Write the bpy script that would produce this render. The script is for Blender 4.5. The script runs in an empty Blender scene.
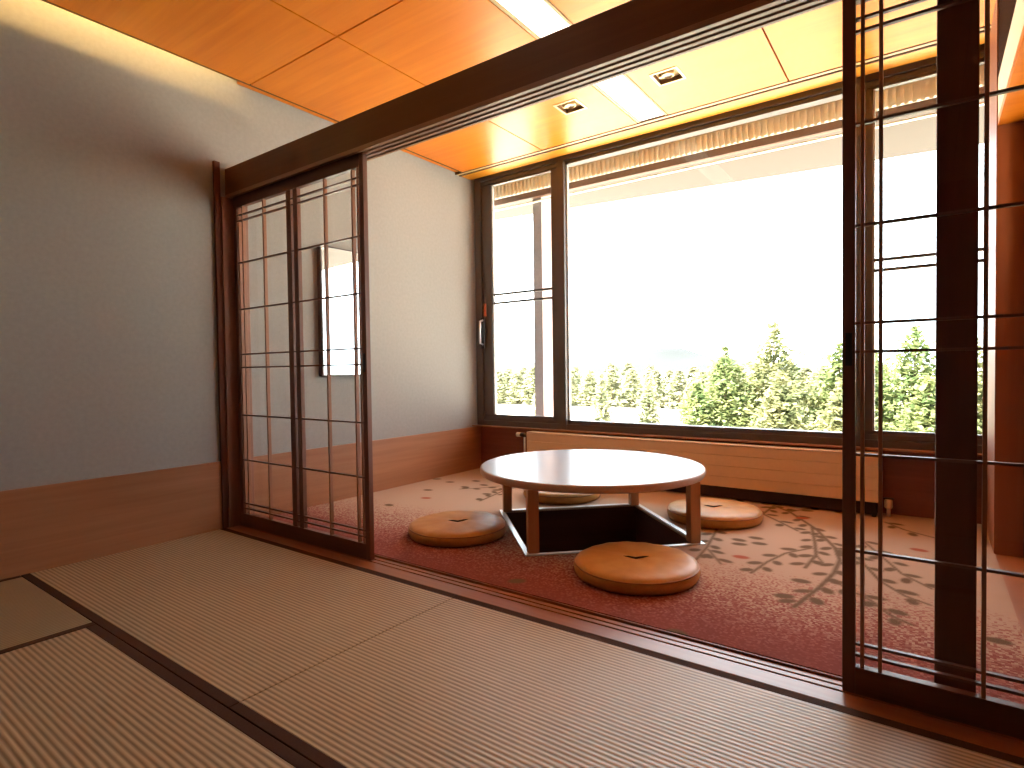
import bpy, bmesh, math, random
import numpy as np
from mathutils import Vector, Matrix

random.seed(7)
np.random.seed(7)
scene = bpy.context.scene
C = scene.collection
PI = math.pi

# ------------------------------------------------------------------ materials
def new_mat(name):
    m = bpy.data.materials.new(name)
    m.use_nodes = True
    nt = m.node_tree
    for n in list(nt.nodes):
        nt.nodes.remove(n)
    out = nt.nodes.new('ShaderNodeOutputMaterial')
    b = nt.nodes.new('ShaderNodeBsdfPrincipled')
    nt.links.new(b.outputs[0], out.inputs[0])
    return m, nt, b, out


def node(nt, t, **kw):
    n = nt.nodes.new(t)
    for k, v in kw.items():
        setattr(n, k, v)
    return n


def coords(nt, scale=(1, 1, 1), rot=(0, 0, 0)):
    tc = node(nt, 'ShaderNodeTexCoord')
    mp = node(nt, 'ShaderNodeMapping')
    mp.inputs['Scale'].default_value = scale
    mp.inputs['Rotation'].default_value = rot
    nt.links.new(tc.outputs['Object'], mp.inputs[0])
    return mp.outputs[0]


def ramp(nt, fac, stops):
    r = node(nt, 'ShaderNodeValToRGB')
    e = r.color_ramp.elements
    e[0].position, e[0].color = stops[0][0], (*stops[0][1], 1)
    e[1].position, e[1].color = stops[-1][0], (*stops[-1][1], 1)
    for p, c in stops[1:-1]:
        x = e.new(p)
        x.color = (*c, 1)
    nt.links.new(fac, r.inputs[0])
    return r.outputs[0]


def bump(nt, b, h, strength=.2, dist=.01):
    bp = node(nt, 'ShaderNodeBump')
    bp.inputs['Strength'].default_value = strength
    bp.inputs['Distance'].default_value = dist
    nt.links.new(h, bp.inputs['Height'])
    nt.links.new(bp.outputs[0], b.inputs['Normal'])


def wood(name, c1, c2, axis=0, rough=.45, grain=40, spec=.5, stretch=.035, coat=0, tint=None):
    """wood veneer with grain running along one axis"""
    m, nt, b, out = new_mat(name)
    s = [grain, grain, grain]
    s[axis] = grain * stretch
    v = coords(nt, s)
    n = node(nt, 'ShaderNodeTexNoise')
    n.inputs['Scale'].default_value = 1
    n.inputs['Detail'].default_value = 5
    n.inputs['Distortion'].default_value = .6
    nt.links.new(v, n.inputs['Vector'])
    s2 = [2.2, 2.2, 2.2]
    s2[axis] = .6
    n2 = node(nt, 'ShaderNodeTexNoise')
    n2.inputs['Scale'].default_value = 1.5
    nt.links.new(coords(nt, s2), n2.inputs['Vector'])
    mx = node(nt, 'ShaderNodeMath', operation='MULTIPLY_ADD')
    nt.links.new(n2.outputs[0], mx.inputs[0])
    mx.inputs[1].default_value = .45
    ml = node(nt, 'ShaderNodeMath', operation='MULTIPLY')
    nt.links.new(n.outputs[0], ml.inputs[0])
    ml.inputs[1].default_value = .6
    nt.links.new(ml.outputs[0], mx.inputs[2])
    col = ramp(nt, mx.outputs[0], [(.3, c1), (.72, c2)])
    nt.links.new(col, b.inputs['Base Color'])
    b.inputs['Roughness'].default_value = rough
    b.inputs['Specular IOR Level'].default_value = spec
    if tint:
        b.inputs['Specular Tint'].default_value = (*tint, 1)
    if coat:
        b.inputs['Coat Weight'].default_value = coat
        b.inputs['Coat Roughness'].default_value = .12
    bump(nt, b, n.outputs[0], .08, .004)
    return m


def plain(name, col, rough=.5, metal=0, spec=.5, var=.06, scale=30, bmp=0.0):
    """single-colour material with a slight mottling"""
    m, nt, b, out = new_mat(name)
    n = node(nt, 'ShaderNodeTexNoise')
    n.inputs['Scale'].default_value = scale
    n.inputs['Detail'].default_value = 4
    nt.links.new(coords(nt), n.inputs['Vector'])
    a = tuple(max(0, c * (1 - var)) for c in col)
    z = tuple(min(1, c * (1 + var)) for c in col)
    nt.links.new(ramp(nt, n.outputs[0], [(.3, a), (.7, z)]), b.inputs['Base Color'])
    b.inputs['Roughness'].default_value = rough
    b.inputs['Metallic'].default_value = metal
    b.inputs['Specular IOR Level'].default_value = spec
    if bmp:
        bump(nt, b, n.outputs[0], bmp, .004)
    return m


def emit(name, col, strength):
    m, nt, b, out = new_mat(name)
    b.inputs['Base Color'].default_value = (.8, .8, .8, 1)
    b.inputs['Emission Color'].default_value = (*col, 1)
    b.inputs['Emission Strength'].default_value = strength
    return m


def glass(name, tint=(1, 1, 1), refl=1.0):
    """thin clear pane: see-through with a fresnel reflection"""
    m, nt, b, out = new_mat(name)
    nt.nodes.remove(b)
    t = node(nt, 'ShaderNodeBsdfTransparent')
    t.inputs[0].default_value = (*tint, 1)
    g = node(nt, 'ShaderNodeBsdfGlossy')
    g.inputs['Roughness'].default_value = .0
    g.inputs['Color'].default_value = (refl, refl, refl, 1)
    f = node(nt, 'ShaderNodeFresnel')
    ge = node(nt, 'ShaderNodeNewGeometry')
    io = node(nt, 'ShaderNodeMapRange')
    io.inputs['To Min'].default_value = 1.25
    io.inputs['To Max'].default_value = 1 / 1.25
    nt.links.new(ge.outputs['Backfacing'], io.inputs[0])
    nt.links.new(io.outputs[0], f.inputs['IOR'])
    mx = node(nt, 'ShaderNodeMixShader')
    nt.links.new(f.outputs[0], mx.inputs[0])
    nt.links.new(t.outputs[0], mx.inputs[1])
    nt.links.new(g.outputs[0], mx.inputs[2])
    nt.links.new(mx.outputs[0], out.inputs[0])
    return m


M = {}
M['wallpaper'] = plain('wallpaper_grey', (.335, .322, .300), .85, spec=.2, var=.04, scale=40, bmp=.05)
M['panel'] = wood('baseboard_veneer', (.29, .115, .050), (.43, .195, .095), axis=1, rough=.36, grain=26)
M['darkpanel'] = wood('dark_red_veneer', (.20, .055, .026), (.30, .090, .045), axis=0, rough=.4, grain=26)
M['sidepanel'] = wood('side_veneer', (.27, .085, .035), (.36, .125, .055), axis=2, rough=.45, grain=20)
M['ceil'] = wood('ceiling_veneer', (.70, .165, .006), (.84, .255, .016), axis=0, rough=.34, grain=24, spec=.55, stretch=.06, tint=(1, .6, .2))
M['soffitwood'] = wood('window_head_veneer', (.76, .26, .015), (.86, .35, .035), axis=0, rough=.38, grain=24, spec=.8, tint=(1, .66, .28))
M['dark'] = wood('dark_timber', (.125, .052, .015), (.170, .075, .024), axis=0, rough=.5, grain=30, spec=.25)
M['darkv'] = wood('dark_timber_upright', (.095, .030, .015), (.14, .048, .024), axis=2, rough=.6, grain=30, spec=.15)
M['jamb'] = wood('jamb_timber', (.20, .085, .050), (.29, .13, .078), axis=2, rough=.45, grain=30)
M['lattice'] = wood('lit_lattice_timber', (.24, .092, .042), (.34, .14, .068), axis=2, rough=.42, grain=60)  # lighter than the rails: orange light painted into the uprights
M['screenh'] = wood('screen_rail_timber', (.105, .036, .018), (.16, .058, .030), axis=0, rough=.40, grain=40)
M['screenv'] = wood('screen_stile_timber', (.120, .042, .021), (.18, .068, .036), axis=2, rough=.40, grain=40)
M['sill'] = wood('sill_timber', (.27, .085, .034), (.38, .145, .060), axis=0, rough=.30, grain=34, spec=.35, coat=.12)
M['ridge'] = wood('window_lit_track_ridge', (.26, .125, .06), (.36, .18, .09), axis=0, rough=.4, grain=30)  # paler tone stands in for window light on the ridge undersides
M['fascia'] = wood('shadow_dark_fascia', (.030, .012, .006), (.045, .018, .009), axis=1, rough=.95, grain=20, spec=.02)  # near-black tone paints shadow onto the fascia over the recess
M['tan'] = plain('tan_trim', (.60, .40, .18), .5)
M['black'] = plain('gap_black', (.012, .009, .007), .8)
M['alu'] = plain('bronze_aluminium', (.115, .097, .090), .42, metal=.2, var=.03)
M['bead'] = plain('pale_glazing_bead', (.50, .50, .50), .45)
M['glass'] = glass('window_glass', (.98, .99, .98))
M['screenglass'] = glass('screen_glass', (.96, .965, .96))
M['silver'] = plain('satin_silver', (.75, .75, .76), .28, metal=.9, var=.03)
M['rimmetal'] = plain('pale_rim_metal', (.72, .74, .76), .32, metal=.55, var=.03)
M['tag'] = plain('red_tag', (.62, .16, .08), .6)
M['legwood'] = wood('table_leg_wood', (.48, .24, .11), (.62, .33, .165), axis=2, rough=.42, grain=30)
M['edgewood'] = plain('table_edge_band', (.58, .38, .27), .4, var=.05)
M['laminate'] = plain('white_laminate', (.44, .50, .58), .27, spec=.22, var=.01, scale=4)
M['wellwood'] = wood('well_wood', (.085, .028, .018), (.13, .045, .028), axis=0, rough=.5, grain=24)
M['rad'] = plain('radiator_enamel', (.84, .60, .37), .42, var=.02)
M['raddark'] = plain('radiator_base', (.05, .022, .015), .6)
M['plastic'] = plain('valve_white', (.72, .66, .58), .45)
M['blackplastic'] = plain('valve_black', (.02, .02, .02), .4)
M['heri'] = plain('tatami_border_cloth', (.062, .027, .015), .9, spec=.15, var=.15, scale=300)
M['cord'] = plain('cushion_cord', (.05, .022, .012), .8)
M['plaster'] = plain('pale_plaster', (.90, .78, .56), .8, var=.03)
M['white'] = plain('white_paint', (.85, .83, .78), .6, var=.01)
M['eave'] = plain('eave_board', (.088, .066, .051), .85, var=.04, scale=6)
M['eavebrown'] = plain('eave_brown', (.20, .105, .065), .6, var=.05)
M['vent'] = plain('eave_vent', (.85, .78, .62), .7, var=.03)
M['colgrey'] = plain('column_grey', (.34, .30, .30), .6, var=.05)
M['colpink'] = plain('column_render', (.60, .42, .38), .7, var=.05)
M['strip'] = emit('light_diffuser', (1.0, .90, .74), 1.7)
M['tube'] = emit('cove_tube', (1.0, .62, .20), 85.0)
M['lamp'] = plain('spot_lens', (.85, .82, .74), .3)
M['brass'] = plain('spot_trim', (.72, .55, .30), .35, metal=.5)
M['spotdark'] = plain('spot_recess', (.20, .10, .05), .6)
M['farwall'] = wood('dark_cupboard_wood', (.045, .024, .015), (.07, .038, .024), axis=2, rough=.5, grain=20)
M['subfloor'] = plain('subfloor', (.10, .06, .04), .8)
M['sidefloor'] = wood('side_floor_boards', (.36, .13, .05), (.48, .19, .075), axis=1, rough=.35, grain=22)
M['mirrorframe'] = wood('mirror_frame_wood', (.06, .03, .022), (.10, .05, .035), axis=2, rough=.4, grain=30)
M['mirror'] = plain('mirror_silver', (.93, .93, .93), .02, metal=1.0, var=0.0)

# leather cushions
def leather():
    m, nt, b, out = new_mat('tan_leather')
    n = node(nt, 'ShaderNodeTexNoise')
    n.inputs['Scale'].default_value = 9
    n.inputs['Detail'].default_value = 6
    v = coords(nt)
    nt.links.new(v, n.inputs['Vector'])
    nt.links.new(ramp(nt, n.outputs[0], [(.3, (.50, .230, .050)), (.7, (.62, .325, .09))]), b.inputs['Base Color'])
    b.inputs['Roughness'].default_value = .42
    b.inputs['Specular IOR Level'].default_value = .3
    vo = node(nt, 'ShaderNodeTexVoronoi')
    vo.inputs['Scale'].default_value = 160
    nt.links.new(v, vo.inputs['Vector'])
    bump(nt, b, vo.outputs['Distance'], .12, .002)
    return m


M['leather'] = leather()
M['piping'] = plain('cushion_piping', (.40, .17, .05), .5)


def tatami(name, axis, c_hi, c_lo, spacing=.0180):
    """rush mat: ribs run along `axis`, one every `spacing` metres"""
    m, nt, b, out = new_mat(name)
    tc = node(nt, 'ShaderNodeTexCoord')
    sp = node(nt, 'ShaderNodeSeparateXYZ')
    nt.links.new(tc.outputs['Object'], sp.inputs[0])
    across = sp.outputs[1 if axis == 0 else 0]
    along = sp.outputs[axis]
    k = node(nt, 'ShaderNodeMath', operation='MULTIPLY')
    k.inputs[1].default_value = 2 * PI / spacing
    nt.links.new(across, k.inputs[0])
    s = node(nt, 'ShaderNodeMath', operation='SINE')
    nt.links.new(k.outputs[0], s.inputs[0])
    # fine weave along the rib
    mp = node(nt, 'ShaderNodeMapping')
    sc = [150, 150, 1]
    sc[axis] = 12 if axis == 0 else 12
    mp.inputs['Scale'].default_value = sc
    nt.links.new(tc.outputs['Object'], mp.inputs[0])
    n = node(nt, 'ShaderNodeTexNoise')
    n.inputs['Scale'].default_value = 1
    n.inputs['Detail'].default_value = 3
    nt.links.new(mp.outputs[0], n.inputs['Vector'])
    n2 = node(nt, 'ShaderNodeTexNoise')
    n2.inputs['Scale'].default_value = 2.2
    nt.links.new(tc.outputs['Object'], n2.inputs['Vector'])
    a = node(nt, 'ShaderNodeMath', operation='MULTIPLY_ADD')
    nt.links.new(s.outputs[0], a.inputs[0])
    a.inputs[1].default_value = .34
    a.inputs[2].default_value = .5
    a2 = node(nt, 'ShaderNodeMath', operation='MULTIPLY_ADD')
    nt.links.new(n.outputs[0], a2.inputs[0])
    a2.inputs[1].default_value = .35
    nt.links.new(a.outputs[0], a2.inputs[2])
    a3 = node(nt, 'ShaderNodeMath', operation='MULTIPLY_ADD')
    nt.links.new(n2.outputs[0], a3.inputs[0])
    a3.inputs[1].default_value = .2
    nt.links.new(a2.outputs[0], a3.inputs[2])
    nt.links.new(ramp(nt, a3.outputs[0], [(.42, c_lo), (1.05, c_hi)]), b.inputs['Base Color'])
    b.inputs['Roughness'].default_value = .42
    b.inputs['Specular IOR Level'].default_value = .6
    bump(nt, b, s.outputs[0], .25, .002)
    return m


M['tatami_x'] = tatami('tatami_ribs_across', 0, (.51, .375, .225), (.215, .142, .074))
M['tatami_y'] = tatami('tatami_ribs_deep', 1, (.36, .27, .15), (.22, .15, .08))


def carpet_mat():
    m, nt, b, out = new_mat('patterned_carpet')
    tc = node(nt, 'ShaderNodeTexCoord')
    sp = node(nt, 'ShaderNodeSeparateXYZ')
    nt.links.new(tc.outputs['Object'], sp.inputs[0])
    wn = node(nt, 'ShaderNodeTexWhiteNoise', noise_dimensions='3D')
    sn = node(nt, 'ShaderNodeVectorMath', operation='SNAP')
    sn.inputs[1].default_value = (.009, .009, 10)
    nt.links.new(tc.outputs['Object'], sn.inputs[0])
    nt.links.new(sn.outputs[0], wn.inputs['Vector'])
    n = node(nt, 'ShaderNodeTexNoise')
    n.inputs['Scale'].default_value = 1.3
    nt.links.new(tc.outputs['Object'], n.inputs['Vector'])
    # dithered change from red at the room side to beige at the window side
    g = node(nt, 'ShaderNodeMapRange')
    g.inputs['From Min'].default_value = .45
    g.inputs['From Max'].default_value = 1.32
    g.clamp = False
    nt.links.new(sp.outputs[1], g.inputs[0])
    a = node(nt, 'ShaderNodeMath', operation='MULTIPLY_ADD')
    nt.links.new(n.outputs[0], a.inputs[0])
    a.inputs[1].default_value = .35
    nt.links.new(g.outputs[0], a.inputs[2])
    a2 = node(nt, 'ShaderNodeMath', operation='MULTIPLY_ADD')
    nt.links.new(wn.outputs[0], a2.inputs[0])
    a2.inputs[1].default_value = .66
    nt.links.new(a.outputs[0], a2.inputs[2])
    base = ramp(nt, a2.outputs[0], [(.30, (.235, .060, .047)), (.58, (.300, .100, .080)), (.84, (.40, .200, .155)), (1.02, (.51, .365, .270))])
    at = node(nt, 'ShaderNodeAttribute', attribute_name='motif')
    mk = node(nt, 'ShaderNodeMix', data_type='RGBA')
    nt.links.new(at.outputs['Fac'], mk.inputs['Factor'])
    nt.links.new(base, mk.inputs['A'])
    mk.inputs['B'].default_value = (.155, .098, .055, 1)
    at2 = node(nt, 'ShaderNodeAttribute', attribute_name='redleaf')
    mk2 = node(nt, 'ShaderNodeMix', data_type='RGBA')
    nt.links.new(at2.outputs['Fac'], mk2.inputs['Factor'])
    nt.links.new(mk.outputs['Result'], mk2.inputs['A'])
    mk2.inputs['B'].default_value = (.38, .10, .055, 1)
    nt.links.new(mk2.outputs['Result'], b.inputs['Base Color'])
    b.inputs['Roughness'].default_value = .95
    b.inputs['Specular IOR Level'].default_value = .15
    bump(nt, b, wn.outputs[0], .15, .003)
    return m


M['carpet'] = carpet_mat()


def leaf_mat(name, a, z, scale=1.5, thin=False):
    m, nt, b, out = new_mat(name)
    n = node(nt, 'ShaderNodeTexNoise')
    n.inputs['Scale'].default_value = scale
    n.inputs['Detail'].default_value = 5
    nt.links.new(coords(nt), n.inputs['Vector'])
    nt.links.new(ramp(nt, n.outputs[0], [(.35, a), (.65, z)]), b.inputs['Base Color'])
    b.inputs['Roughness'].default_value = .8
    b.inputs['Specular IOR Level'].default_value = .2
    if thin:
        t = node(nt, 'ShaderNodeBsdfTranslucent')
        nt.links.new(b.inputs['Base Color'].links[0].from_socket, t.inputs[0])
        mx = node(nt, 'ShaderNodeMixShader')
        mx.inputs[0].default_value = .45
        nt.links.new(b.outputs[0], mx.inputs[1])
        nt.links.new(t.outputs[0], mx.inputs[2])
        nt.links.new(mx.outputs[0], out.inputs[0])
    return m


M['needles'] = leaf_mat('conifer_needles', (.105, .160, .060), (.30, .31, .125), thin=True)
M['needlesb'] = leaf_mat('conifer_needles_olive', (.125, .155, .07), (.32, .295, .140), thin=True)
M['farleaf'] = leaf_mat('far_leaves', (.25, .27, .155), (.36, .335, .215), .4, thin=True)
M['bark'] = plain('bark', (.16, .10, .06), .9, var=.2, scale=8)
M['field'] = leaf_mat('pale_field', (.66, .61, .50), (.80, .76, .66), .05)
M['hill'] = leaf_mat('pale_hill', (.028, .030, .029), (.036, .038, .037), .01)

# ------------------------------------------------------------------ mesh helpers
class MB:
    """collects shapes into one mesh"""
    def __init__(self):
        self.bm = bmesh.new()

    def box(self, x0, x1, y0, y1, z0, z1, bev=0.0, mi=0, rot=None):
        vs = [self.bm.verts.new((x, y, z)) for x in (x0, x1) for y in (y0, y1) for z in (z0, z1)]
        idx = [(0, 1, 3, 2), (4, 6, 7, 5), (0, 4, 5, 1), (2, 3, 7, 6), (0, 2, 6, 4), (1, 5, 7, 3)]
        fs = [self.bm.faces.new([vs[i] for i in f]) for f in idx]
        for f in fs:
            f.material_index = mi
        if rot is not None:
            c = Vector(((x0 + x1) / 2, (y0 + y1) / 2, (z0 + z1) / 2))
            bmesh.ops.rotate(self.bm, verts=vs, cent=c, matrix=rot)
        if bev:
            es = list({e for f in fs for e in f.edges})
            bmesh.ops.bevel(self.bm, geom=es, offset=bev, segments=2, profile=.6, affect='EDGES', material=-1)
        return self

    def tube(self, pts, r, seg=10, mi=0):
        pts = [Vector(p) for p in pts]
        rs = r if isinstance(r, (list, tuple)) else [r] * len(pts)
        rings = []
        for i, p in enumerate(pts):
            d = (pts[min(i + 1, len(pts) - 1)] - pts[max(i - 1, 0)]).normalized()
            u = d.orthogonal().normalized() if abs(d.z) > .9 else d.cross(Vector((0, 0, 1))).normalized()
            w = d.cross(u).normalized()
            rings.append([self.bm.verts.new(p + rs[i] * (math.cos(2 * PI * k / seg) * u + math.sin(2 * PI * k / seg) * w)) for k in range(seg)])
        for a, b in zip(rings, rings[1:]):
            for k in range(seg):
                f = self.bm.faces.new([a[k], a[(k + 1) % seg], b[(k + 1) % seg], b[k]])
                f.material_index = mi
                f.smooth = True
        self.bm.faces.new(rings[0][::-1]).material_index = mi
        self.bm.faces.new(rings[-1]).material_index = mi
        return self

    def lathe(self, prof, c=(0, 0, 0), seg=64, mis=None, smooth=True):
        """prof: (r, z) from the axis outwards round to the axis"""
        c = Vector(c)
        rings = []
        for (r, z) in prof:
            if r < 1e-6:
                rings.append([self.bm.verts.new(c + Vector((0, 0, z)))])
            else:
                rings.append([self.bm.verts.new(c + Vector((r * math.cos(2 * PI * k / seg), r * math.sin(2 * PI * k / seg), z))) for k in range(seg)])
        for i, (a, b) in enumerate(zip(rings, rings[1:])):
            for k in range(seg):
                k2 = (k + 1) % seg
                if len(a) == 1:
                    f = self.bm.faces.new([a[0], b[k], b[k2]])
                elif len(b) == 1:
                    f = self.bm.faces.new([a[k], b[0], a[k2]])
                else:
                    f = self.bm.faces.new([a[k], b[k], b[k2], a[k2]])
                f.smooth = smooth
                if mis:
                    f.material_index = mis[i]
        return self

    def build(self, name, mats, parent=None, loc=None, kind=None, smooth_angle=None):
        bmesh.ops.recalc_face_normals(self.bm, faces=self.bm.faces[:])
        me = bpy.data.meshes.new(name)
        self.bm.to_mesh(me)
        self.bm.free()
        for m in (mats if isinstance(mats, (list, tuple)) else [mats]):
            me.materials.append(m)
        o = bpy.data.objects.new(name, me)
        C.objects.link(o)
        if parent is not None:
            o.parent = parent
        if loc is not None:
            o.location = loc
        if kind:
            o['kind'] = kind
        return o


def tag(o, label, cat, group=None):
    o['label'] = label
    o['category'] = cat
    if group:
        o['group'] = group
    return o


def thing(name, label, cat, loc=(0, 0, 0), rotz=0, group=None, kind=None):
    o = bpy.data.objects.new(name, None)
    o.empty_display_size = .1
    C.objects.link(o)
    o.location = loc
    o.rotation_euler = (0, 0, rotz)
    if kind:
        o['kind'] = kind
    return tag(o, label, cat, group)


def struct(name, mb, mats, label, cat):
    o = mb.build(name, mats)
    o['kind'] = 'structure'
    return tag(o, label, cat)


def copy_tree(o, parent=None):
    c = o.copy()
    C.objects.link(c)
    if parent is not None:
        c.parent = parent
    for ch in [x for x in bpy.data.objects if x.parent == o]:
        copy_tree(ch, c)
    return c

# ------------------------------------------------------------------ dimensions
HC = 2.90            # ceiling height
YW = 2.62            # inside face of the window frame
ZK = 2.144           # underside of the door head
ROOM_X, ROOM_Y = 5.25, -5.4
PIT = (1.985, 1.335)
PIT_R = .69          # half diagonal of the leg well
ZF = .010            # carpet surface

# ------------------------------------------------------------------ room shell
b = MB().box(-.2, ROOM_X + .2, ROOM_Y - .2, .06, -.30, -.045)
struct('floor', b, M['subfloor'], 'dark sub-floor underneath the woven straw mats', 'floor')

b = MB().box(-.15, 0, ROOM_Y - .15, 2.85, -.045, 3.36)
struct('wall_left', b, M['wallpaper'], 'long grey papered wall running from the mats to the window', 'wall')
b = MB().box(ROOM_X, ROOM_X + .15, ROOM_Y - .15, 2.85, -.045, 3.36)
struct('wall_right', b, M['farwall'], 'plain brown wood wall on the far right side of the matted room', 'wall')
b = MB().box(0, ROOM_X, ROOM_Y - .15, ROOM_Y, -.045, 3.36)
struct('wall_back', b, M['farwall'], 'plain brown wood wall behind the viewer of the matted room', 'wall')
b = MB()
b.box(0, 4.03, 2.68, 2.85, -.05, .455)
struct('wall_front', b, M['darkpanel'], 'low dark red wood wall under the wide window', 'wall')
b = MB().box(0, 4.03, 2.585, 2.85, 2.925, 3.36)
struct('wall_top', b, M['soffitwood'], 'strip of wall above the wide window head', 'wall')
b = MB()
b.box(3.995, ROOM_X, 2.0, 2.85, -.05, 3.36)
struct('wall_side', b, M['sidepanel'], 'reddish wood wall beside the right end of the window', 'wall')

# wood baseboard along the left wall
b = MB()
b.box(0, .012, ROOM_Y, .012, -.04, .437, .002)
b.box(0, .012, .22, 2.68, -.04, .437, .002)
struct('baseboard_left', b, M['panel'], 'tall brown wood baseboard panel along the grey wall', 'baseboard')

# side room floor and lowered ceiling, beyond the right edge of the carpet
b = MB().box(4.0, ROOM_X, .195, 2.00, -.12, ZF - .002)
struct('floor_side', b, M['sidefloor'], 'orange brown board floor to the right of the carpet', 'floor')
b = MB().box(4.0, ROOM_X, .24, 2.00, 2.22, 2.26)
struct('ceiling_side', b, M['ceil'], 'lowered orange wood ceiling of the side recess', 'ceiling')
b = MB()
b.box(4.0, 4.06, .24, 2.00, 2.26, 2.46)
struct('trim_1', b, M['plaster'], 'cream band edging the lowered ceiling of the side recess', 'trim')
b = MB()
b.box(4.0, 4.08, .24, 2.00, 2.46, HC)
struct('trim_2', b, M['fascia'], 'wood fascia coloured shadow-dark above the cream band at the recess', 'trim')

# ceiling: veneer panels with open joints, light slot and cove gap at the left wall
J = .010
SPOTS = [(1.612, 1.788), (2.335, 1.80)]
xs = [(.098, 1.0), (1.0, 1.885)]
xr = [(2.125, 2.955), (2.955, 3.9), (3.9, 4.6), (4.6, ROOM_X)]
ys = [(ROOM_Y, -1.55), (-1.55, .225), (.225, 2.355)]
b = MB()
for (x0, x1) in xs + xr:
    for (y0, y1) in ys:
        xa = x0 + (J / 2 if x0 > .2 else 0)
        xb, ya, yb = x1 - J / 2, y0 + J / 2, y1 - J / 2
        hole = [c for c in SPOTS if xa < c[0] < xb and ya < c[1] < yb]
        if hole:
            (hx, hy), hr = hole[0], .082
            b.box(xa, hx - hr, ya, yb, HC, HC + .02)
            b.box(hx + hr, xb, ya, yb, HC, HC + .02)
            b.box(hx - hr, hx + hr, ya, hy - hr, HC, HC + .02)
            b.box(hx - hr, hx + hr, hy + hr, yb, HC, HC + .02)
        else:
            b.box(xa, xb, ya, yb, HC, HC + .02)
struct('ceiling', b, M['ceil'], 'orange veneer panel ceiling over both spaces', 'ceiling')
b = MB()
b.box(.115, 1.885, ROOM_Y, 2.585, HC + .03, HC + .05)
b.box(2.125, ROOM_X, ROOM_Y, 2.585, HC + .03, HC + .05)
b.box(1.885, 2.125, ROOM_Y, 2.585, HC + .10, HC + .12)
struct('ceiling_backing', b, M['black'], 'dark void behind the ceiling panel joints', 'ceiling')
b = MB()
b.box(-.15, ROOM_X + .15, ROOM_Y - .15, 2.85, 3.36, 3.5)
struct('roof', b, M['white'], 'flat slab over the rooms', 'roof')
b = MB().box(.086, .0975, ROOM_Y, 2.36, HC - .003, HC + .021, .001)
struct('trim_6', b, M['dark'], 'thin dark batten along the ceiling edge above the grey wall', 'trim')
# cove housing above the left wall
b = MB()
b.box(.0, .50, ROOM_Y, .17, 3.30, 3.32)
b.box(.46, .48, ROOM_Y, .17, HC + .05, 3.30)
b.box(.0, .48, .17, .19, HC + .05, 3.32)
struct('cove', b, M['white'], 'white lined light trough hidden above the ceiling edge', 'cove')
b = MB()
b.box(.0, .10, .19, 2.585, HC + .021, HC + .04)
struct('trim_3', b, M['ceil'], 'dark closing strip where ceiling meets the grey wall', 'trim')
# strips at the window side of the ceiling
b = MB()
b.box(.012, 4.03, 2.362, 2.388, HC - .004, HC + .02)
struct('trim_4', b, M['tan'], 'thin tan ceiling batten near the window', 'trim')
b = MB()
b.box(.0, 4.03, 2.425, 2.585, HC + .004, HC + .025)
struct('trim_5', b, M['soffitwood'], 'yellow orange board between the ceiling slot and window head', 'trim')

b = MB()
b.box(.0, 4.03, 2.356, 2.363, HC - .003, HC + .03)
b.box(.0, 4.03, 2.412, 2.426, HC - .003, HC + .03)
struct('trim_7', b, M['dark'], 'dark double line of the slot along the ceiling near the window', 'trim')

# door head with track grooves
b = MB()
b.box(-.0, ROOM_X, .09, .215, ZK + .020, 2.333, .003)
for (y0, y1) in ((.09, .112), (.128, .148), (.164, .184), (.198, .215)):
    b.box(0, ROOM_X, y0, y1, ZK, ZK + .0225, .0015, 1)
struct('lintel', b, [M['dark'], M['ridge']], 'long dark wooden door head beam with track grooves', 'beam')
# threshold with grooves
b = MB()
b.box(0, ROOM_X, .03, .195, -.045, -.010)
for (y0, y1) in ((.032, .112), (.122, .146), (.156, .180)):
    b.box(0, ROOM_X, y0, y1, -.012, .0, .0015)
b.box(0, ROOM_X, .188, .196, -.045, ZF - .003)
struct('door_sill', b, M['sill'], 'glossy brown wooden threshold with sliding grooves', 'threshold')

# posts
b = MB()
b.box(-.06, .020, .012, .050, -.03, 2.365, .003)
b.box(-.06, .030, .050, .225, -.03, ZK, .003, 1)
struct('pillar', b, [M['darkv'], M['jamb']], 'dark wooden wall post at the end of the door head beam', 'post')
b = MB().box(3.735, 3.832, .222, .322, -.02, HC, .004)
struct('pillar', b, M['darkv'], 'freestanding dark square pillar behind the right sliding screen', 'pillar')
b = MB().box(4.11, 4.21, 1.91, 2.00, ZF - .002, 2.22, .003)
struct('pillar', b, M['darkv'], 'dark post standing against the reddish side wall', 'post')

# ------------------------------------------------------------------ tatami mats
def tatami_mat(x0, x1, y0, y1, ribs, borders, label):
    t = thing('tatami_mat', label, 'mat', ((x0 + x1) / 2, (y0 + y1) / 2, -.045), 0, 'straw mats on the floor')
    cx, cy = (x0 + x1) / 2, (y0 + y1) / 2
    X0, X1, Y0, Y1 = x0 - cx, x1 - cx, y0 - cy, y1 - cy
    w = .035
    bx0, bx1 = X0 + (w if 'l' in borders else 0), X1 - (w if 'r' in borders else 0)
    by0, by1 = Y0 + (w if 'f' in borders else 0), Y1 - (w if 'b' in borders else 0)
    MB().box(bx0, bx1, by0, by1, 0, .045, .003).build('woven_cover', M['tatami_' + ribs], t)
    for s in borders:
        e = MB()
        if s == 'f':
            e.box(X0, X1, Y0, by0, 0, .0455, .002)
        if s == 'b':
            e.box(X0, X1, by1, Y1, 0, .0455, .002)
        if s == 'l':
            e.box(X0, bx0, Y0, Y1, 0, .0455, .002)
        if s == 'r':
            e.box(bx1, X1, Y0, Y1, 0, .0455, .002)
        e.build('cloth_border', M['heri'], t)
    return t


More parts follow.
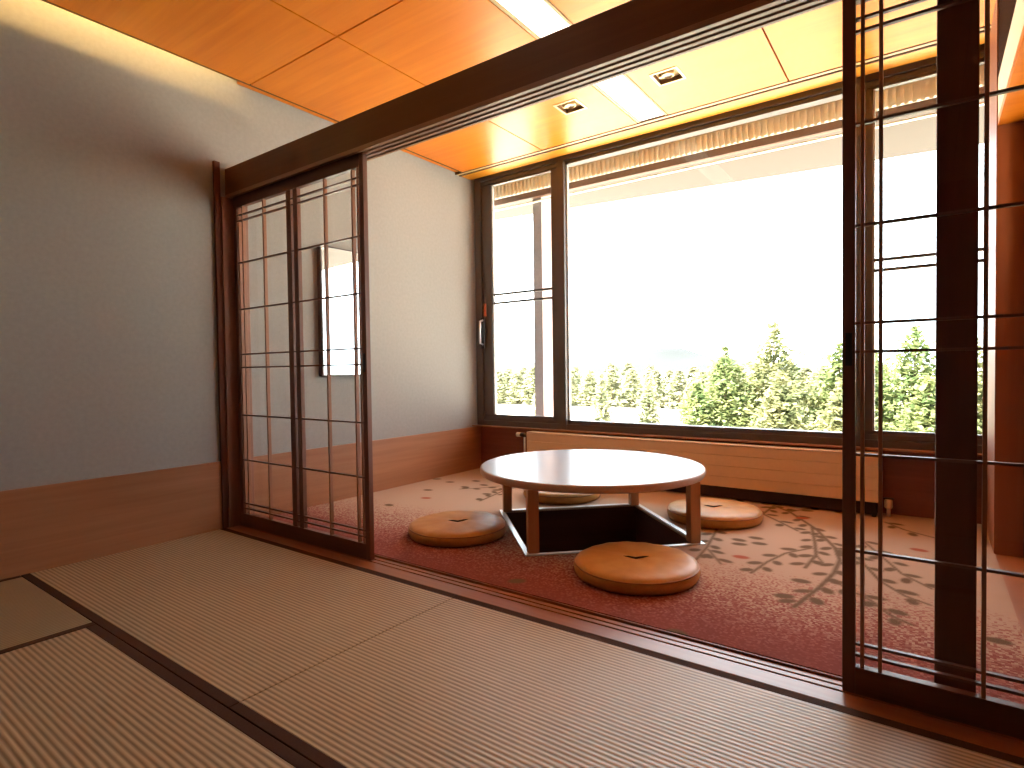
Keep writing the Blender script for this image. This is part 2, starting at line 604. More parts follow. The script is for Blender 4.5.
g = .002
tatami_mat(.012, 2.018, -1.012, .030, 'x', 'fb', 'straw mat in the corner by the grey wall, along the threshold')
tatami_mat(2.022, 4.03, -1.012, .030, 'x', 'fb', 'straw mat along the threshold in front of the round table')
tatami_mat(4.034, ROOM_X, -1.012, .030, 'x', 'fb', 'straw mat along the threshold below the right sliding screen')
tatami_mat(1.006, 3.01, -2.055, -1.016, 'x', 'fb', 'ribbed straw mat second back from the threshold')
tatami_mat(3.014, ROOM_X, -2.055, -1.016, 'x', 'fb', 'straw mat second back from the threshold under the camera')
tatami_mat(.012, 1.002, -3.02, -1.016, 'y', 'lr', 'smooth darker straw mat lying lengthwise against the grey wall')
b = MB().box(1.006, ROOM_X, -3.02, -2.059, -.045, 0, .003)
o = b.build('tatami_mat', M['tatami_x'])
tag(o, 'straw mat at the back of the room behind the camera', 'mat', 'straw mats on the floor')
b = MB().box(.012, ROOM_X, ROOM_Y, -3.024, -.045, 0, .003)
o = b.build('tatami_mat', M['tatami_x'])
tag(o, 'straw mat along the back wall of the room', 'mat', 'straw mats on the floor')

# ------------------------------------------------------------------ patterned carpet
BR = [
    ([(2.771, 2.578), (2.808, 2.528), (2.953, 2.379), (3.164, 2.014), (3.307, 1.659), (3.353, 1.452), (3.353, 1.225), (3.325, .991), (3.271, .691)], .013),
    ([(3.136, 2.05), (3.203, 1.7), (3.241, 1.473), (3.228, 1.225)], .011),
    ([(3.241, 1.473), (3.295, 1.34)], .008),
    ([(3.204, 1.591), (3.105, 1.423), (3.055, 1.216), (3.028, 1.007)], .010),
    ([(2.826, 2.539), (2.815, 2.224), (2.966, 2.05), (3.082, 1.908)], .011),
    ([(2.70, 2.15), (2.631, 1.92), (2.683, 1.596), (2.728, 1.298), (2.748, 1.05)], .010),
    ([(2.743, 1.265), (2.872, 1.058)], .008),
    ([(3.412, 1.905), (3.514, 1.654), (3.618, 1.385), (3.732, 1.236)], .009),
    ([(3.30, 1.68), (3.436, 1.507), (3.539, 1.223), (3.638, 1.078), (3.725, 1.022)], .010),
    ([(3.36, 1.12), (3.439, 1.025), (3.52, .946), (3.596, .818), (3.669, .759)], .010),
    ([(3.495, 2.422), (3.604, 2.275), (3.748, 2.173)], .010),
    ([(.531, 1.75), (.647, 1.872), (.733, 2.025)], .011),
    ([(.955, 1.494), (.885, 1.879), (.80, 2.15)], .011),
    ([(2.953, 2.379), (3.061, 2.60), (3.259, 2.576)], .009),
    ([(3.343, 1.541), (3.381, 1.625)], .007),
    ([(2.444, 2.605), (2.608, 2.589), (2.771, 2.578)], .011),
]
LEAF = [(2.838, 1.528), (2.909, 1.621), (3.243, 1.025), (3.214, .792), (3.921, .774), (2.959, .194), (.053, 1.977), (.329, 1.576), (.464, 1.025),
        (.512, 1.836), (.596, 1.99), (.845, 1.718), (.819, 1.885), (2.153, .294), (.253, 1.934), (.421, 2.094), (2.86, 1.45), (2.95, 1.52)]
RED = [(2.926, 1.225), (3.678, 1.862), (.531, 1.347), (3.05, 2.25)]


def seg_dist(X, Y, a, b):
    ax, ay = a
    bx, by = b
    dx, dy = bx - ax, by - ay
    t = np.clip(((X - ax) * dx + (Y - ay) * dy) / (dx * dx + dy * dy + 1e-12), 0, 1)
    return np.hypot(X - ax - t * dx, Y - ay - t * dy)


def build_carpet():
    st = .009
    x = np.arange(.012, 4.0 + 1e-6, st)
    y = np.arange(.197, 2.68 + 1e-6, st)
    x[-1], y[-1] = 4.0, 2.68
    X, Y = np.meshgrid(x, y)
    mot = np.zeros_like(X)
    red = np.zeros_like(X)

    def soft(d, r):
        return np.clip((r + st * .6 - d) / (st * 1.2), 0, 1)

    def leaf(cx, cy, ang, L=.036, W=.026, tgt=None):
        c, s = math.cos(ang), math.sin(ang)
        u, v = (X - cx) * c + (Y - cy) * s, -(X - cx) * s + (Y - cy) * c
        d = np.sqrt((u / L) ** 2 + (v / W) ** 2) * W
        tgt[...] = np.maximum(tgt, soft(d, W))

    rnd = random.Random(5)
    for pts, w in BR:
        for a, c in zip(pts, pts[1:]):
            mot = np.maximum(mot, soft(seg_dist(X, Y, a, c), w * .8))
        # leaves alternate along the twig
        side = 1
        acc = .05
        for a, c in zip(pts, pts[1:]):
            L = math.hypot(c[0] - a[0], c[1] - a[1])
            ux, uy = (c[0] - a[0]) / L, (c[1] - a[1]) / L
            while acc < L:
                off = rnd.uniform(.030, .048)
                px, py = a[0] + ux * acc - uy * off * side, a[1] + uy * acc + ux * off * side
                if rnd.random() < .82:
                    leaf(px, py, math.atan2(uy, ux) + side * .7, rnd.uniform(.034, .044), rnd.uniform(.021, .027), mot)
                side = -side
                acc += rnd.uniform(.055, .10)
            acc -= L
    for (cx, cy) in LEAF:
        leaf(cx, cy, rnd.uniform(-.2, .7), .042, .028, mot)
    for (cx, cy) in RED:
        leaf(cx, cy, rnd.uniform(-.2, .7), .042, .028, red)
    ny, nx = X.shape
    verts = np.stack([X.ravel(), Y.ravel(), np.full(X.size, ZF)], 1)
    i = np.arange(nx * ny).reshape(ny, nx)
    f = np.stack([i[:-1, :-1], i[:-1, 1:], i[1:, 1:], i[1:, :-1]], -1).reshape(-1, 4)
    fc = verts[f].mean(1)
    keep = (np.abs(fc[:, 0] - PIT[0]) + np.abs(fc[:, 1] - PIT[1])) > PIT_R - .012
    f = f[keep]
    # skirt down at the edges
    me = bpy.data.meshes.new('carpet')
    me.from_pydata(verts.tolist(), [], f.tolist())
    me.materials.append(M['carpet'])
    for nm, arr in (('motif', mot), ('redleaf', red)):
        at = me.attributes.new(nm, 'FLOAT', 'POINT')
        at.data.foreach_set('value', arr.ravel().astype(np.float32))
    o = bpy.data.objects.new('carpet', me)
    C.objects.link(o)
    md = o.modifiers.new('thick', 'SOLIDIFY')
    md.thickness = .012
    md.offset = -1
    return tag(o, 'fitted carpet fading from dark red to beige with branch and leaf pattern', 'carpet')


build_carpet()
b = MB()
# concrete under the carpet, in four pieces round the leg well
px, py, pr = PIT[0], PIT[1], PIT_R + .02
bm = b.bm
outer = [(0, .195), (px, .195), (4.0, .195), (4.0, py), (4.0, 2.70), (px, 2.70), (0, 2.70), (0, py)]
inner = {1: (px, py - pr), 3: (px + pr, py), 5: (px, py + pr), 7: (px - pr, py)}
ov = [bm.verts.new((x, y, -.003)) for x, y in outer]
iv = {k: bm.verts.new((x, y, -.003)) for k, (x, y) in inner.items()}
for k0, k1, c in ((7, 1, 0), (1, 3, 2), (3, 5, 4), (5, 7, 6)):
    bm.faces.new([iv[k0], ov[k0], ov[c], ov[k1], iv[k1]])
r = bmesh.ops.extrude_face_region(bm, geom=bm.faces[:])
bmesh.ops.translate(bm, vec=(0, 0, -.05), verts=[v for v in r['geom'] if isinstance(v, bmesh.types.BMVert)])
struct('floor_base', b, M['subfloor'], 'floor screed under the patterned carpet', 'floor')

# ------------------------------------------------------------------ leg well under the table
well = thing('leg_well', 'dark square leg well sunk into the carpet below the round table', 'leg well', (PIT[0], PIT[1], 0), PI / 4)
H = PIT_R / math.sqrt(2)
d = .44
b = MB()
b.box(-H - .02, -H, -H - .02, H + .02, -d, ZF - .004)
b.box(H, H + .02, -H - .02, H + .02, -d, ZF - .004)
b.box(-H, H, -H - .02, -H, -d, ZF - .004)
b.box(-H, H, H, H + .02, -d, ZF - .004)
b.build('lining', M['wellwood'], well)
MB().box(-H - .02, H + .02, -H - .02, H + .02, -d - .03, -d).build('well_floor', M['wellwood'], well)
e = .026
rim = [(-H - e, H + e, -H - e, -H + .004), (-H - e, H + e, H - .004, H + e), (-H - e, -H + .004, -H + .004, H - .004), (H - .004, H + e, -H + .004, H - .004)]
for (x0, x1, y0, y1) in rim:
    MB().box(x0, x1, y0, y1, ZF - .002, ZF + .006, .0015).build('rim_strip', M['rimmetal'], well)

# ------------------------------------------------------------------ round table
tb = thing('round_table', 'low round table with glossy white top over the leg well', 'table', (PIT[0], PIT[1], ZF), PI / 4)
TR, TT, TK = .692, .392, .042
top = MB().lathe([(0, TT), (TR - .012, TT), (TR - .004, TT - .002), (TR, TT - .006), (TR, TT - TK + .006), (TR - .005, TT - TK), (0, TT - TK)], seg=128,
                 mis=[0, 0, 1, 1, 1, 1])
for f in top.bm.faces:
    if abs(f.calc_center_median().z - TT) < 1e-4 or abs(f.calc_center_median().z - (TT - TK)) < 1e-4:
        f.smooth = False
top.build('tabletop', [M['laminate'], M['edgewood']], tb)
RL = .655 / math.sqrt(2)
for sx in (-1, 1):
    for sy in (-1, 1):
        MB().box(sx * RL - .030, sx * RL + .030, sy * RL - .030, sy * RL + .030, .006, TT - TK, .004).build('leg', M['legwood'], tb)

# ------------------------------------------------------------------ cushions
CR, CH = .298, .078
def cushion(label, x, y, rz):
    t = thing('floor_cushion', label, 'cushion', (x, y, ZF), rz, 'round floor cushions around the table')
    prof = [(0, .0), (CR - .030, .0), (CR - .012, .006), (CR - .003, .020), (CR, .036), (CR - .002, .052), (CR - .009, .065), (CR - .026, .075)]
    for k in range(1, 9):
        rr = (CR - .026) * (1 - k / 9)
        q = 1 - (rr / CR) ** 2
        prof.append((rr, .075 + .014 * q - .016 * math.exp(-(rr / .045) ** 2)))
    prof.append((0, .073))
    c = MB().lathe(prof, seg=72)
    rnd = random.Random(int(x * 100))
    for v in c.bm.verts:            # soft wrinkles near the rim
        rr = math.hypot(v.co.x, v.co.y)
        if v.co.z > .03 and rr > .02:
            a = math.atan2(v.co.y, v.co.x)
            v.co.z += .0016 * math.sin(a * 17 + x * 9) * (rr / CR) ** 3 + .001 * math.sin(a * 5 + y * 7)
    c.build('cover', M['leather'], t)
    ring = [((CR - .006) * math.cos(2 * PI * k / 72), (CR - .006) * math.sin(2 * PI * k / 72), .058) for k in range(73)]
    MB().tube(ring, .0042, 6).build('piping', M['piping'], t)
    MB().tube([(-.060, -.003, .084), (-.036, .001, .0825), (0, .003, .076), (.036, .005, .0825), (.062, .008, .084)], [.003, .0045, .0055, .0045, .003], 8).build('tuft_cord', M['cord'], t)
    return t


CU = .60
cushion('round tan cushion in front of the table nearest the threshold', 2.575, .692, math.radians(28))
cushion('round tan cushion on red carpet on the left screen side of the table', 1.40, .735, math.radians(40))
cushion('round tan cushion between the table and the right part of the radiator', 2.575, 1.935, math.radians(25))
cushion('round tan cushion mostly hidden behind the table on its far left side', 1.40, 1.955, math.radians(30))

# ------------------------------------------------------------------ sliding lattice screens
def lattice_screen(label, x0, x1, y0, left_open):
    """frame with thin double-lined lattice and clear panes"""
    W = x1 - x0
    t = thing('lattice_screen', label, 'sliding screen', ((x0 + x1) / 2, y0, 0), 0, 'sliding lattice screens')
    h = W / 2
    D = .030
    s = .034
    zt, zb = ZK + .012, -.006
    MB().box(-h, -h + s, 0, D, zb, zt, .002).build('stile', M['screenv'], t)
    MB().box(h - s, h, 0, D, zb, zt, .002).build('stile', M['screenv'], t)
    MB().box(-h + s, h - s, 0, D, zb, .082, .002).build('bottom_rail', M['screenh'], t)
    MB().box(-h + s, h - s, 0, D, 2.082, zt, .002).build('top_rail', M['screenh'], t)
    MB().box(-.056, -.010, .002, D - .002, .082, 2.082, .002).build('middle_stile', M['screenv'], t)
    MB().box(.014, .054, .002, D - .002, .082, 2.082, .002).build('middle_stile', M['screenv'], t)
    m = .005
    n = .0042
    for z in (.118, .152, .437, .731, 1.042, 1.128, 1.420, 1.722, 1.993, 2.030):
        MB().box(-h + s, h - s, .004, .020, z - n, z + n, .001).build('lattice_bar', M['screenh'], t)
    for a in (.052, .098, .338):
        for sg in (-1, 1):
            x = sg * (h - a)
            MB().box(x - m, x + m, .003, .024, .082, 2.082, .001).build('lattice_upright', M['lattice'], t)
    MB().box(-h + s - .004, h - s + .004, .0245, .0275, .078, 2.086).build('glass_pane', M['screenglass'], t)
    px = (h - s / 2) if left_open else (-h + s / 2)
    MB().box(px - .009, px + .009, -.0015, .002, 1.00, 1.10, .001).build('finger_pull', M['blackplastic'], t)
    return t


lattice_screen('glazed lattice screen slid against the grey wall post', .031, 1.318, .124, True)
lattice_screen('glazed lattice screen in front of the freestanding dark pillar', 3.505, 4.795, .124, False)

# ------------------------------------------------------------------ window
win = thing('window_1', 'wide dark framed window with a fixed centre pane', 'window', (0, YW, 0), 0, None, 'structure')
Z0, Z1 = .455, 2.925
b = MB()
b.box(.02, 4.03, -.005, .10, Z1 - .050, Z1, .003)
b.box(.02, 4.03, .015, .10, Z1 - .085, Z1 - .050, .002)
b.box(.02, .095, -.005, .10, Z0, Z1 - .05, .003)
b.box(.02, 4.03, -.005, .10, Z0, Z0 + .050, .003)
b.box(.02, 4.03, .015, .10, Z0 + .050, Z0 + .085, .002)
b.build('window_frame', M['alu'], win)
MB().box(.985, 1.062, -.012, .085, Z0 + .01, Z1 - .05, .003).build('mullion', M['alu'], win)
MB().box(3.262, 3.345, -.012, .085, Z0 + .01, Z1 - .05, .003).build('mullion', M['alu'], win)


def sash(x0, x1, lb, rb, za, bars, handle):
    s = bpy.data.objects.new('sash', None)
    C.objects.link(s)
    s.parent = win
    b = MB()
    b.box(x0, x0 + lb, .02, .06, za, Z1 - .06, .002)
    b.box(x1 - rb, x1, .02, .06, za, Z1 - .06, .002)
    b.box(x0, x1, .02, .06, za, za + .055, .002)
    b.box(x0, x1, .02, .06, Z1 - .105, Z1 - .06, .002)
    b.build('sash_frame', M['alu'], s)
    b = MB()
    for xx in ((x0 + lb, x1 - rb - .010) if handle else (x0 + lb,)):
        b.box(xx, xx + .010, .030, .062, za + .055, Z1 - .105)
    b.build('glazing_bead', M['bead'], s)
    MB().box(x0 + lb - .005, x1 - rb + .005, .044, .050, za + .05, Z1 - .1).build('pane', M['glass'], s)
    for z in bars:
        MB().box(x0 + lb, x1 - rb, .030, .060, z - .010, z + .010, .002).build('bar', M['alu'], s)
    if handle:
        MB().box(.095, .135, -.022, -.004, 1.22, 1.53, .004).build('handle_plate', M['blackplastic'], s)
        MB().tube([(.118, -.02, 1.50), (.118, -.062, 1.49), (.118, -.066, 1.38), (.118, -.062, 1.27), (.118, -.02, 1.26)], .011, 10).build('handle', M['silver'], s)
        MB().box(.128, .156, -.012, -.004, 1.54, 1.665, .001).build('warning_tag', M['tag'], s)
    return s


sash(.095, .985, .115, .075, Z0 + .055, (1.750, 1.665), True)
sash(3.345, 4.07, .068, .04, Z0 + .055, (1.700, 1.632), False)
b = MB()
b.box(1.062, 1.074, .030, .062, Z0 + .085, Z1 - .085)
b.box(3.250, 3.262, .030, .062, Z0 + .085, Z1 - .085)
b.build('glazing_bead', M['bead'], win)
MB().box(1.06, 3.264, .046, .054, Z0 + .08, Z1 - .08).build('pane', M['glass'], win)
b = MB().box(.0, 4.03, 2.555, 2.69, .445, .456, .002)
struct('window_sill', b, M['panel'], 'thin reddish wood ledge below the wide window', 'sill')
# ------------------------------------------------------------------ radiator
rd = thing('radiator', 'long low tan panel radiator under the wide window', 'radiator', (2.08, 2.53, ZF))
RX0, RX1 = .70 - 2.08, 3.462 - 2.08
b = MB()
zs = [.098, .178, .258, .338, .408]
for a, c in zip(zs, zs[1:]):
    b.box(RX0, RX1, -.03, .05, a + .0015, c - .0015, .004)
b.box(RX0 + .004, RX1 - .004, -.024, .06, .10, .405)
b.build('front_panel', M['rad'], rd)
MB().box(RX0, RX1, -.034, .07, .408, .420, .003).build('top_grille', M['rad'], rd)
MB().box(RX0 + .05, RX1 - .02, .02, .10, .01, .098, .002).build('base', M['raddark'], rd)
for x in (RX0 + .02, RX1 - .045):
    MB().box(x, x + .025, -.005, .06, .0, .1, .002).build('foot', M['raddark'], rd)
b = MB()
b.tube([(RX0 - .045, .0, .02), (RX0 - .045, .0, .385), (RX0 + .01, .0, .385)], .009, 8)
b.build('supply_pipe', M['silver'], rd)
vb = MB().tube([(RX0 - .09, .0, .385), (RX0 - .05, .0, .385), (RX0 - .02, .0, .385)], [.018, .022, .018], 12).build('valve', M['blackplastic'], rd)
MB().tube([(RX0 - .135, .0, .385), (RX0 - .128, .0, .385), (RX0 - .088, .0, .385)], [.014, .021, .021], 12).build('valve_knob', M['plastic'], vb)
vo = thing('pipe_valve', 'small white pipe valve on the carpet past the right end of the radiator', 'valve', (3.505, 2.60, ZF))
MB().tube([(0, 0, 0), (0, 0, .075)], .012, 10).build('riser', M['silver'], vo)
MB().tube([(0, 0, .05), (0, 0, .06), (0, 0, .10), (0, 0, .112)], [.016, .024, .024, .018], 12).build('cap', M['plastic'], vo)
MB().box(-.03, .03, -.012, .012, .112, .122, .003).build('lever', M['blackplastic'], vo)

# ------------------------------------------------------------------ mirror on the left wall
mr = thing('wall_mirror', 'narrow upright mirror in thin dark frame hanging on the grey alcove wall', 'mirror', (0, 0, 0))
MY0, MY1, MZ0, MZ1 = .775, 1.16, .975, 1.955
b = MB()
b.box(.0, .045, MY0, MY0 + .014, MZ0, MZ1, .002)
b.box(.0, .045, MY1 - .014, MY1, MZ0, MZ1, .002)
b.box(.0, .045, MY0 + .014, MY1 - .014, MZ0, MZ0 + .010, .002)
b.box(.0, .045, MY0 + .014, MY1 - .014, MZ1 - .010, MZ1, .002)
b.build('mirror_frame', M['mirrorframe'], mr)
MB().box(.0, .038, MY0 + .013, MY1 - .013, MZ0 + .009, MZ1 - .009).build('mirror_glass', M['mirror'], mr)

# ------------------------------------------------------------------ ceiling fittings
cl = thing('ceiling_light', 'long white strip light set into the orange ceiling', 'ceiling light', (2.005, 0, HC))
LX0, LX1 = -.10, .10
MB().box(LX0, LX1, ROOM_Y + .02, .222, .006, .022, .002).build('diffuser', M['strip'], cl)
MB().box(LX0, LX1, .228, 2.345, .006, .022, .002).build('diffuser', M['strip'], cl)
MB().box(LX0 - .018, LX0 - .001, ROOM_Y + .02, 2.345, -.001, .03, .001).build('edge_trim', M['tan'], cl)
MB().box(LX1 + .001, LX1 + .018, ROOM_Y + .02, 2.345, -.001, .03, .001).build('edge_trim', M['tan'], cl)

tube = thing('cove_light', 'warm tube lamp hidden above the ceiling edge at the grey wall', 'cove light', (.205, 0, HC + .245))
MB().tube([(0, ROOM_Y + .1, 0), (0, .02, 0)], .013, 12).build('tube', M['tube'], tube)
b = MB().box(-.02, .02, ROOM_Y + .08, .04, .016, .05)
b.build('fitting', M['white'], tube)


def downlight(label, x, y):
    t = thing('downlight', label, 'downlight', (x, y, HC), 0, 'square ceiling spotlights')
    o = .092
    i = .078
    b = MB()
    for (x0, x1, y0, y1) in ((-o, o, -o, -i), (-o, o, i, o), (-o, -i, -i, i), (i, o, -i, i)):
        b.box(x0, x1, y0, y1, -.004, .001, .001)
    b.build('bezel', M['brass'], t)
    b = MB()
    for (x0, x1, y0, y1) in ((-o + .011, o - .011, -o + .011, -i), (-o + .011, o - .011, i, o - .011), (-o + .011, -i, -i, i), (i, o - .011, -i, i)):
        b.box(x0, x1, y0, y1, .001, .027)
    b.build('recess_wall', M['spotdark'], t)
    MB().box(-o + .012, o - .012, -o + .012, o - .012, .0265, .0295).build('recess_plate', M['tan'], t)
    hd = MB()
    hd.lathe([(0, .0265), (.034, .0265), (.040, .020), (.040, .004), (.033, .001), (.031, .010), (0, .012)], seg=28, mis=[0, 0, 0, 0, 0, 1])
    hd.build('lamp_head', [M['brass'], M['lamp']], t)
    MB().box(-.060, -.044, -.012, .012, .004, .0265, .002).build('swivel_arm', M['brass'], t)
    return t


downlight('square spotlight in the ceiling on the mirror wall side of the strip light', 1.612, 1.788)
downlight('square spotlight in the ceiling on the pillar side of the strip light', 2.335, 1.80)

# ------------------------------------------------------------------ outside: eave, column, ground, trees, hill
b = MB()
b.box(-2.0, 7.0, 2.86, 4.30, 2.955, 3.10)
for v in b.bm.verts:
    if v.co.y > 4:
        v.co.y = 4.22 + .13 * v.co.x
struct('eave_slab', b, M['eave'], 'pale deep eave over the wide window outside', 'eave')
b = MB().box(-2.0, 7.0, 2.97, 3.03, 2.735, 2.812, .004)
struct('eave_beam', b, M['eavebrown'], 'brown rail running outside just below the eave', 'rail')
b = MB()
b.box(-2.0, 7.0, 2.935, 2.945, 2.785, 2.955)
x = -1.0
while x < 6.0:
    b.box(x, x + .020, 2.905, 2.935, 2.785, 2.905)
    x += .046
struct('eave_trim', b, M['vent'], 'ribbed cream vent strip between the outside rail and eave', 'vent strip')
b = MB()
b.box(-2.0, 7.0, 2.985, 3.02, 2.690, 2.702)
struct('eave_molding', b, M['vent'], 'thin pale bead below the outside brown rail', 'bead')
b = MB()
b.box(.44, .545, 3.04, 3.24, -.6, 2.96)
for f in b.bm.faces:
    if f.calc_center_median().x > .54:
        f.material_index = 1
struct('exterior_column', b, [M['colgrey'], M['colpink']], 'slim grey column standing outside the sliding sash', 'column')

GZ = -5.2
b = MB()
v = [b.bm.verts.new(p) for p in ((-900, 3.2, GZ), (900, 3.2, GZ), (900, 1600, GZ), (-900, 1600, GZ))]
b.bm.faces.new(v)
struct('ground', b, M['field'], 'bright pale open field beyond the window', 'ground')


def hill(x0, x1, y, h, seed, label):
    b = MB()
    rnd = random.Random(seed)
    n, rows = 48, 8
    ph = [rnd.uniform(0, 6.28) for _ in range(4)]
    grid = []
    for j in range(rows):
        tj = j / (rows - 1)
        row = []
        for i in range(n + 1):
            t = i / n
            e = math.sin(PI * t) ** 1.2 * (.72 + .16 * math.sin(5 * t + ph[0]) + .08 * math.sin(13 * t + ph[1]) + .04 * math.sin(31 * t + ph[2]))
            row.append(b.bm.verts.new((x0 + (x1 - x0) * t, y + 220 * tj, GZ + h * e * math.sin(PI / 2 * tj))))
        grid.append(row)
    for j in range(rows - 1):
        for i in range(n):
            b.bm.faces.new([grid[j][i], grid[j][i + 1], grid[j + 1][i + 1], grid[j + 1][i]]).smooth = True
    return struct('hill', b, M['hill'], label, 'hill')


def trunk_mb(h, r):
    return MB().tube([(0, 0, 0), (0, 0, h * .5), (0, 0, h)], [r, r * .6, r * .12], 7)


def tuft(bm, p, s, rnd, flat=.4):
    u = Vector((rnd.gauss(0, 1), rnd.gauss(0, 1), rnd.gauss(0, flat))).normalized()
    w = u.cross(Vector((rnd.gauss(0, .5), rnd.gauss(0, .5), 1))).normalized()
    a, c = s * rnd.uniform(.7, 1.3), s * rnd.uniform(.35, .6)
    vs = [bm.verts.new(p + u * a), bm.verts.new(p + w * c), bm.verts.new(p - u * a * .6), bm.verts.new(p - w * c)]
    bm.faces.new(vs)


def conifer(label, x, y, ztop, rad, seed, mat, n_lev=44, group='large conifers beyond the window', size=.17, per=9, name='conifer_tree'):
    rnd = random.Random(seed)
    h = ztop - GZ
    t = thing(name, label, 'tree', (x, y, GZ), 0, group)
    trunk_mb(h * .97, .16).build('trunk', M['bark'], t)
    f = MB()
    for k in range(n_lev):
        q = k / (n_lev - 1)
        z = h * (.10 + .89 * q)
        R = rad * (1 - q) ** .78 + .10
        nb = max(3, int(per * (1 - q * .55)))
        a0 = rnd.uniform(0, 6.28)
        for i in range(nb):
            a = a0 + 2 * PI * i / nb + rnd.uniform(-.25, .25)
            Rb = R * rnd.uniform(.72, 1.12)
            droop = rnd.uniform(.12, .30)
            m = max(2, int(Rb / (size * .62)))
            for j in range(m):
                s = (j + rnd.random()) / m
                s = .22 + .78 * s
                rr = Rb * s
                p = Vector((math.cos(a) * rr, math.sin(a) * rr, z - rr * droop + .22 * rr * s)) + Vector((rnd.gauss(0, .07), rnd.gauss(0, .07), rnd.gauss(0, .06))) * (1 + Rb * .4)
                tuft(f.bm, p, size * (1.15 - .4 * s), rnd)
    for k in range(10):
        tuft(f.bm, Vector((rnd.gauss(0, .04), rnd.gauss(0, .04), h * (.965 + .004 * k))), size * .6, rnd, 1.5)
    f.build('foliage', mat, t)
    return t


TREES = [
    ('tallest pointed conifer in the middle of the clump behind the window', -2.35, 28.0, 3.10, 3.3, 'needlesb'),
    ('broad bushy conifer at the left front of the clump by the open field', -4.35, 27.0, 2.0, 3.0, 'needles'),
    ('pointed conifer just right of the tallest one in the clump', .30, 29.0, 2.05, 3.0, 'needles'),
    ('dark green conifer at the right end of the centre pane', 1.70, 27.0, 1.75, 2.6, 'needles'),
    ('conifer seen through the right lattice screen beside its stile', 3.20, 29.0, 2.70, 3.0, 'needles'),
    ('conifer seen through the right lattice screen next to the dark pillar', 5.10, 28.0, 2.0, 2.8, 'needlesb'),
    ('conifer seen in the sliver of window right of the dark pillar', 7.40, 29.0, 2.3, 3.0, 'needles'),
    ('shorter pale conifer filling the gap in front of the tallest one', -1.20, 23.5, .75, 2.4, 'needlesb'),
    ('low conifer at the left edge of the clump over the bright field', -5.3, 25.5, .35, 1.9, 'needles'),
    ('low olive conifer in front of the clump near the right mullion', 1.15, 23.0, .55, 2.2, 'needlesb'),
    ('low conifer in front of the clump seen through the right screen', 3.70, 23.0, .50, 2.3, 'needles'),
]
for i, (lb, x, y, zt, r, m) in enumerate(TREES):
    conifer(lb, x, y, zt, r * 1.12, 11 + i, M[m], 54, size=.21, per=17)

# slim trees nearer than the tree line, seen through the left part of the window
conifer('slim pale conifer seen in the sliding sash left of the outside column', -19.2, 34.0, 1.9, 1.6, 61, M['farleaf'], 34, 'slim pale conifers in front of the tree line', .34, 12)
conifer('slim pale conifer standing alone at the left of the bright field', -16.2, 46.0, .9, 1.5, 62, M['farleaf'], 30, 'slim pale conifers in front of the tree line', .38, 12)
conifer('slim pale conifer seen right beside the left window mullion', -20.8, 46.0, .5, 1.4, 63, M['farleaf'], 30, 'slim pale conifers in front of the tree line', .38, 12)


def far_tree(seed, h, r):
    rnd = random.Random(seed)
    t = thing('distant_tree', 'pale distant tree in the tree line beyond the bright field', 'tree', (0, 0, GZ), 0, 'trees of the distant tree line')
    trunk_mb(h * .6, .18).build('trunk', M['bark'], t)
    f = MB()
    for k in range(640):
        q = rnd.random()
        z = h * (.02 + .98 * q)
        R = r * min(1, .55 + q * 3) * (1 - q) ** .5
        a, rr = rnd.uniform(0, 6.28), R * math.sqrt(rnd.random())
        tuft(f.bm, Vector((math.cos(a) * rr, math.sin(a) * rr, z)), .55, rnd, .8)
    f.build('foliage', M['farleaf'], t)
    return t


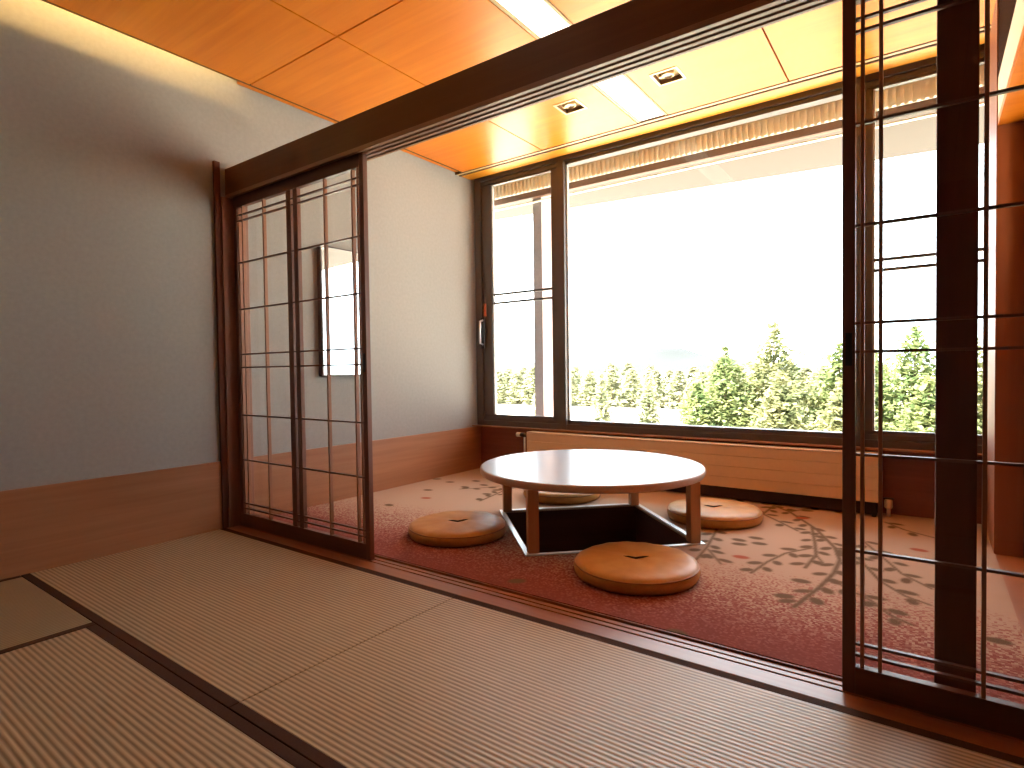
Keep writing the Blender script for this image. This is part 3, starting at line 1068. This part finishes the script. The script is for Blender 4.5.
protos = [far_tree(s, h, r) for s, h, r in ((1, 8.6, 2.6), (2, 7.6, 2.3), (3, 9.2, 2.4))]
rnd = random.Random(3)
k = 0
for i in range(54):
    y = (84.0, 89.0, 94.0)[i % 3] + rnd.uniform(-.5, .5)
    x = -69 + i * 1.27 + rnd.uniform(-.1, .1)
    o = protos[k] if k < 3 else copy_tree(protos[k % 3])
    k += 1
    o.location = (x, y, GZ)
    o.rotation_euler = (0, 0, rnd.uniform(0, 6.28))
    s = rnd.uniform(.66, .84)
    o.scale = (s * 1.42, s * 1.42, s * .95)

hill(-620, -150, 760, 62, 4, 'faint pale hill rising over the distant tree line')
hill(-900, -420, 900, 40, 9, 'faint pale hill at the far left of the horizon')

# ------------------------------------------------------------------ light
w = bpy.data.worlds.new('sky')
scene.world = w
w.use_nodes = True
bg = w.node_tree.nodes['Background']
bg.inputs[0].default_value = (.84, .93, 1.0, 1)
bg.inputs[1].default_value = 8.6

sl = bpy.data.lights.new('sun', 'SUN')
sl.energy = 52.0
sl.angle = .02
sl.color = (1, .94, .84)
so = bpy.data.objects.new('sun', sl)
C.objects.link(so)
so.rotation_euler = Vector((.25, .52, -.82)).to_track_quat('-Z', 'Y').to_euler()

pl = bpy.data.lights.new('recess_lamp', 'AREA')
pl.energy = 16
pl.size = .3
pl.color = (1, .76, .45)
po = bpy.data.objects.new('recess_lamp', pl)
C.objects.link(po)
po.location = (4.75, 1.0, 1.7)
po.rotation_euler = Vector((.15, .6, .8)).to_track_quat('-Z', 'Y').to_euler()

# ------------------------------------------------------------------ camera
yaw, pit, rol = (math.radians(a) for a in (35.92996636, 1.35671813, -.76653276))
fw = Vector((-math.sin(yaw) * math.cos(pit), math.cos(yaw) * math.cos(pit), -math.sin(pit)))
rt = Vector((math.cos(yaw), math.sin(yaw), 0))
up = rt.cross(fw)
c, s = math.cos(rol), math.sin(rol)
R, U = c * rt + s * up, c * up - s * rt
cam = bpy.data.cameras.new('camera')
cam.sensor_width = 36
cam.lens = 576.4177 / 1024 * 36
cam.clip_end = 3000
cam.clip_start = .05
co = bpy.data.objects.new('camera', cam)
C.objects.link(co)
mw = Matrix.Identity(4)
for i in range(3):
    mw[i][0], mw[i][1], mw[i][2] = R[i], U[i], -fw[i]
mw[0][3], mw[1][3], mw[2][3] = 3.7205, -1.88746, 1.0
co.matrix_world = mw
scene.camera = co

vs = scene.view_settings
vs.view_transform = 'Standard'
vs.look = 'None'
vs.exposure = 0.0
vs.gamma = 1
vs.use_curve_mapping = False
scene.cycles.use_denoising = True
